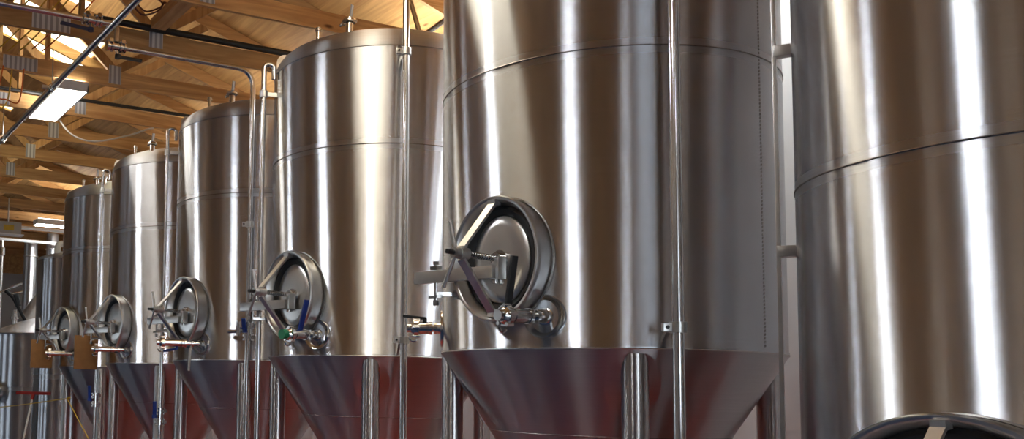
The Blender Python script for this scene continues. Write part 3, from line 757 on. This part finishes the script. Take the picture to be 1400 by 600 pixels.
# ------------------------------------------------------------------ boards, squeegee, cords
def board(T, x, y0, y1, z0, z1, label):
    t = thing('hanging_board', label, 'board', (x, (y0 + y1) / 2, z0), 'brown boards hung from manway arms')
    b = MB().box((0, 0, (z1 - z0) / 2), (.022, y1 - y0, z1 - z0), None, .004).build('panel', M_CARD, t)
    MB().tube([(0, -.05, z1 - z0 - .02), (0, .010, z1 - z0 + .16), (0, .10, z1 - z0 - .02)], .004, 8).build('hanging_cord', M_WHITE, t)
board(T5, -10.432, 2.935, 3.20, 1.665, 2.04, 'brown board hanging in front of the row, nearer of two')
board(T6, -12.458, 2.93, 3.215, 1.70, 2.062, 'brown board hanging at far left, farther of two')

sq = thing('floor_squeegee', 'pale-handled squeegee with a red head leaning upside down on the plain tank', 'squeegee', (-13.35, 2.95, 0))
hx = Vector((-.45, .36, 1.36)); b0 = Vector((0, 0, 0))
MB().tube([b0, hx], .014, 12).build('pole', M_WHITE, sq)
MB().bar(hx + Vector((-.12, -.22, .0)), hx + Vector((.12, .22, -.0)), .05, .045, (0, 0, 1), .006).build('head', M_RED, sq)
MB().bar(hx * .93, hx, .04, .04).build('socket', M_RED, sq)

def cord(label, pts, r, m, n=20, grp=None, name='cord'):
    P = [Vector(p) for p in pts]; out = []
    for i in range(len(P) - 1):
        p0 = P[max(i - 1, 0)]; p1, p2 = P[i], P[i + 1]; p3 = P[min(i + 2, len(P) - 1)]
        for k in range(n):
            t = k / n
            out.append(.5 * ((2 * p1) + (p2 - p0) * t + (2 * p0 - 5 * p1 + 4 * p2 - p3) * t * t + (3 * p1 - p0 - 3 * p2 + p3) * t ** 3))
    out.append(P[-1])
    o = MB().tube(out, r, 8).build(name, m); tag(o, label, 'cord', grp)
    return o
cord('yellow rope strung from the left edge to a leg of the farthest conical tank', [(-15.4, 3.05, 1.10), (-13.5, 3.10, 1.20), (-11.56, 3.18, 1.322), (-11.52, 3.18, 1.31), (-10.95, 3.19, 1.04), (-10.45, 3.2, .80)], .006, M_YEL, name='rope')
cord('grey cable sagging from the ceiling lamp to the right', [(-10.5, 2.672, 4.50), (-10.48, 2.70, 4.42), (-10.46, 2.84, 4.28), (-10.46, 3.09, 4.244), (-10.5, 3.49, 4.373), (-10.58, 3.75, 4.50), (-10.62, 3.85, 4.538)], .011, M_GREYCORD, name='cable')
cords = [(-8.75, 1.62, 2.05, M_YEL), (-8.8, 1.80, 2.16, M_YEL), (-8.78, 1.90, 2.28, M_YEL), (-8.72, 2.0, 2.33, M_YEL), (-8.7, 1.50, 1.85, M_YEL), (-8.6, 2.10, 2.45, M_ORG), (-8.62, 2.2, 2.55, M_ORG)]
nm = ['leftmost thin yellow', 'second thin yellow', 'third thin yellow', 'rightmost thin yellow', 'yellow, nearest the left edge,', 'orange, left of two,', 'orange, right of two,']
for (x, ya, yb, m), s in zip(cords, nm):
    cord(s + ' cord draped over the upper left truss chords', [(x - .55, ya - .05, 4.73), (x - .35, ya, 4.76), (x, (ya + yb) / 2, 4.95), (x + .4, yb, 5.2), (x + .55, yb + .1, 5.45)], .007, m, grp='loose cords in the upper left trusses')
for dy, m, s in ((0, M_YEL, 'yellow cord loop hanging beside the black pipe at the left edge'), (.10, M_ORG, 'orange cord loop hanging beside the black pipe at the left edge')):
    cord(s, [(-9.335 + dy * .8, 1.70 + dy, 4.552), (-9.32 + dy * .8, 1.66 + dy, 4.25), (-9.32 + dy * .8, 1.74 + dy, 4.12 + dy), (-9.32 + dy * .8, 1.86 + dy, 4.22), (-9.335 + dy * .8, 1.9 + dy, 4.552)], .007, m)
cord('dark red cable coil on the diagonal truss web near the top', [(-7.7, 2.56, 4.76), (-7.7, 2.66, 4.68), (-7.7, 2.80, 4.74), (-7.71, 2.84, 4.82), (-7.71, 2.74, 4.86), (-7.7, 2.60, 4.80), (-7.69, 2.68, 4.71), (-7.69, 2.80, 4.76), (-7.69, 2.842, 4.80), (-7.69, 2.852, 4.822), (-7.69, 2.90, 4.813), (-7.69, 2.98, 4.812)], .008, plain('dark_red_cable', (.12, .03, .02), .5, 0, .1), name='cable')

# ------------------------------------------------------------------ world, camera, view
w = bpy.data.worlds.new('sky'); scn.world = w; w.use_nodes = True; nt = w.node_tree
bg = nt.nodes['Background']; bg.inputs['Color'].default_value = (.80, .90, 1.0, 1); bg.inputs['Strength'].default_value = 5.0

cam = bpy.data.cameras.new('camera'); co = bpy.data.objects.new('camera', cam); COL.objects.link(co); scn.camera = co
f, x0, yc, p, ro, th = 1324.9065, 320.209, 420.2326, .0827, .0229, .4367
cam.sensor_fit = 'HORIZONTAL'; cam.sensor_width = 36; cam.lens = f / 1400 * 36
cam.shift_x = (700 - x0) / 1400; cam.shift_y = (yc - 300) / 1400
cam.clip_start = .05; cam.clip_end = 200
def cw(v):   # level camera frame (right, forward, up) to the room's axes
    x, y, z = v; return Vector((x * math.sin(th) - y * math.cos(th), x * math.cos(th) + y * math.sin(th), z))
up0 = Vector((0, -math.sin(p), math.cos(p))); fw = Vector((0, math.cos(p), math.sin(p))); rt0 = Vector((1, 0, 0))
rt = rt0 * math.cos(ro) + up0 * math.sin(ro); up = -rt0 * math.sin(ro) + up0 * math.cos(ro)
rt, up, bk = cw(rt), cw(up), -cw(fw)
co.matrix_world = Matrix(((rt.x, up.x, bk.x, 0), (rt.y, up.y, bk.y, 0), (rt.z, up.z, bk.z, 1.5), (0, 0, 0, 1)))

vs = scn.view_settings
scn.display_settings.display_device = 'sRGB'
vs.view_transform = 'Standard'; vs.look = 'None'; vs.gamma = 1; vs.use_curve_mapping = False
vs.exposure = 0.2
scn.cycles.use_denoising = True
scn.cycles.max_bounces = 10; scn.cycles.glossy_bounces = 6; scn.cycles.diffuse_bounces = 5
scn.cycles.sample_clamp_indirect = 6
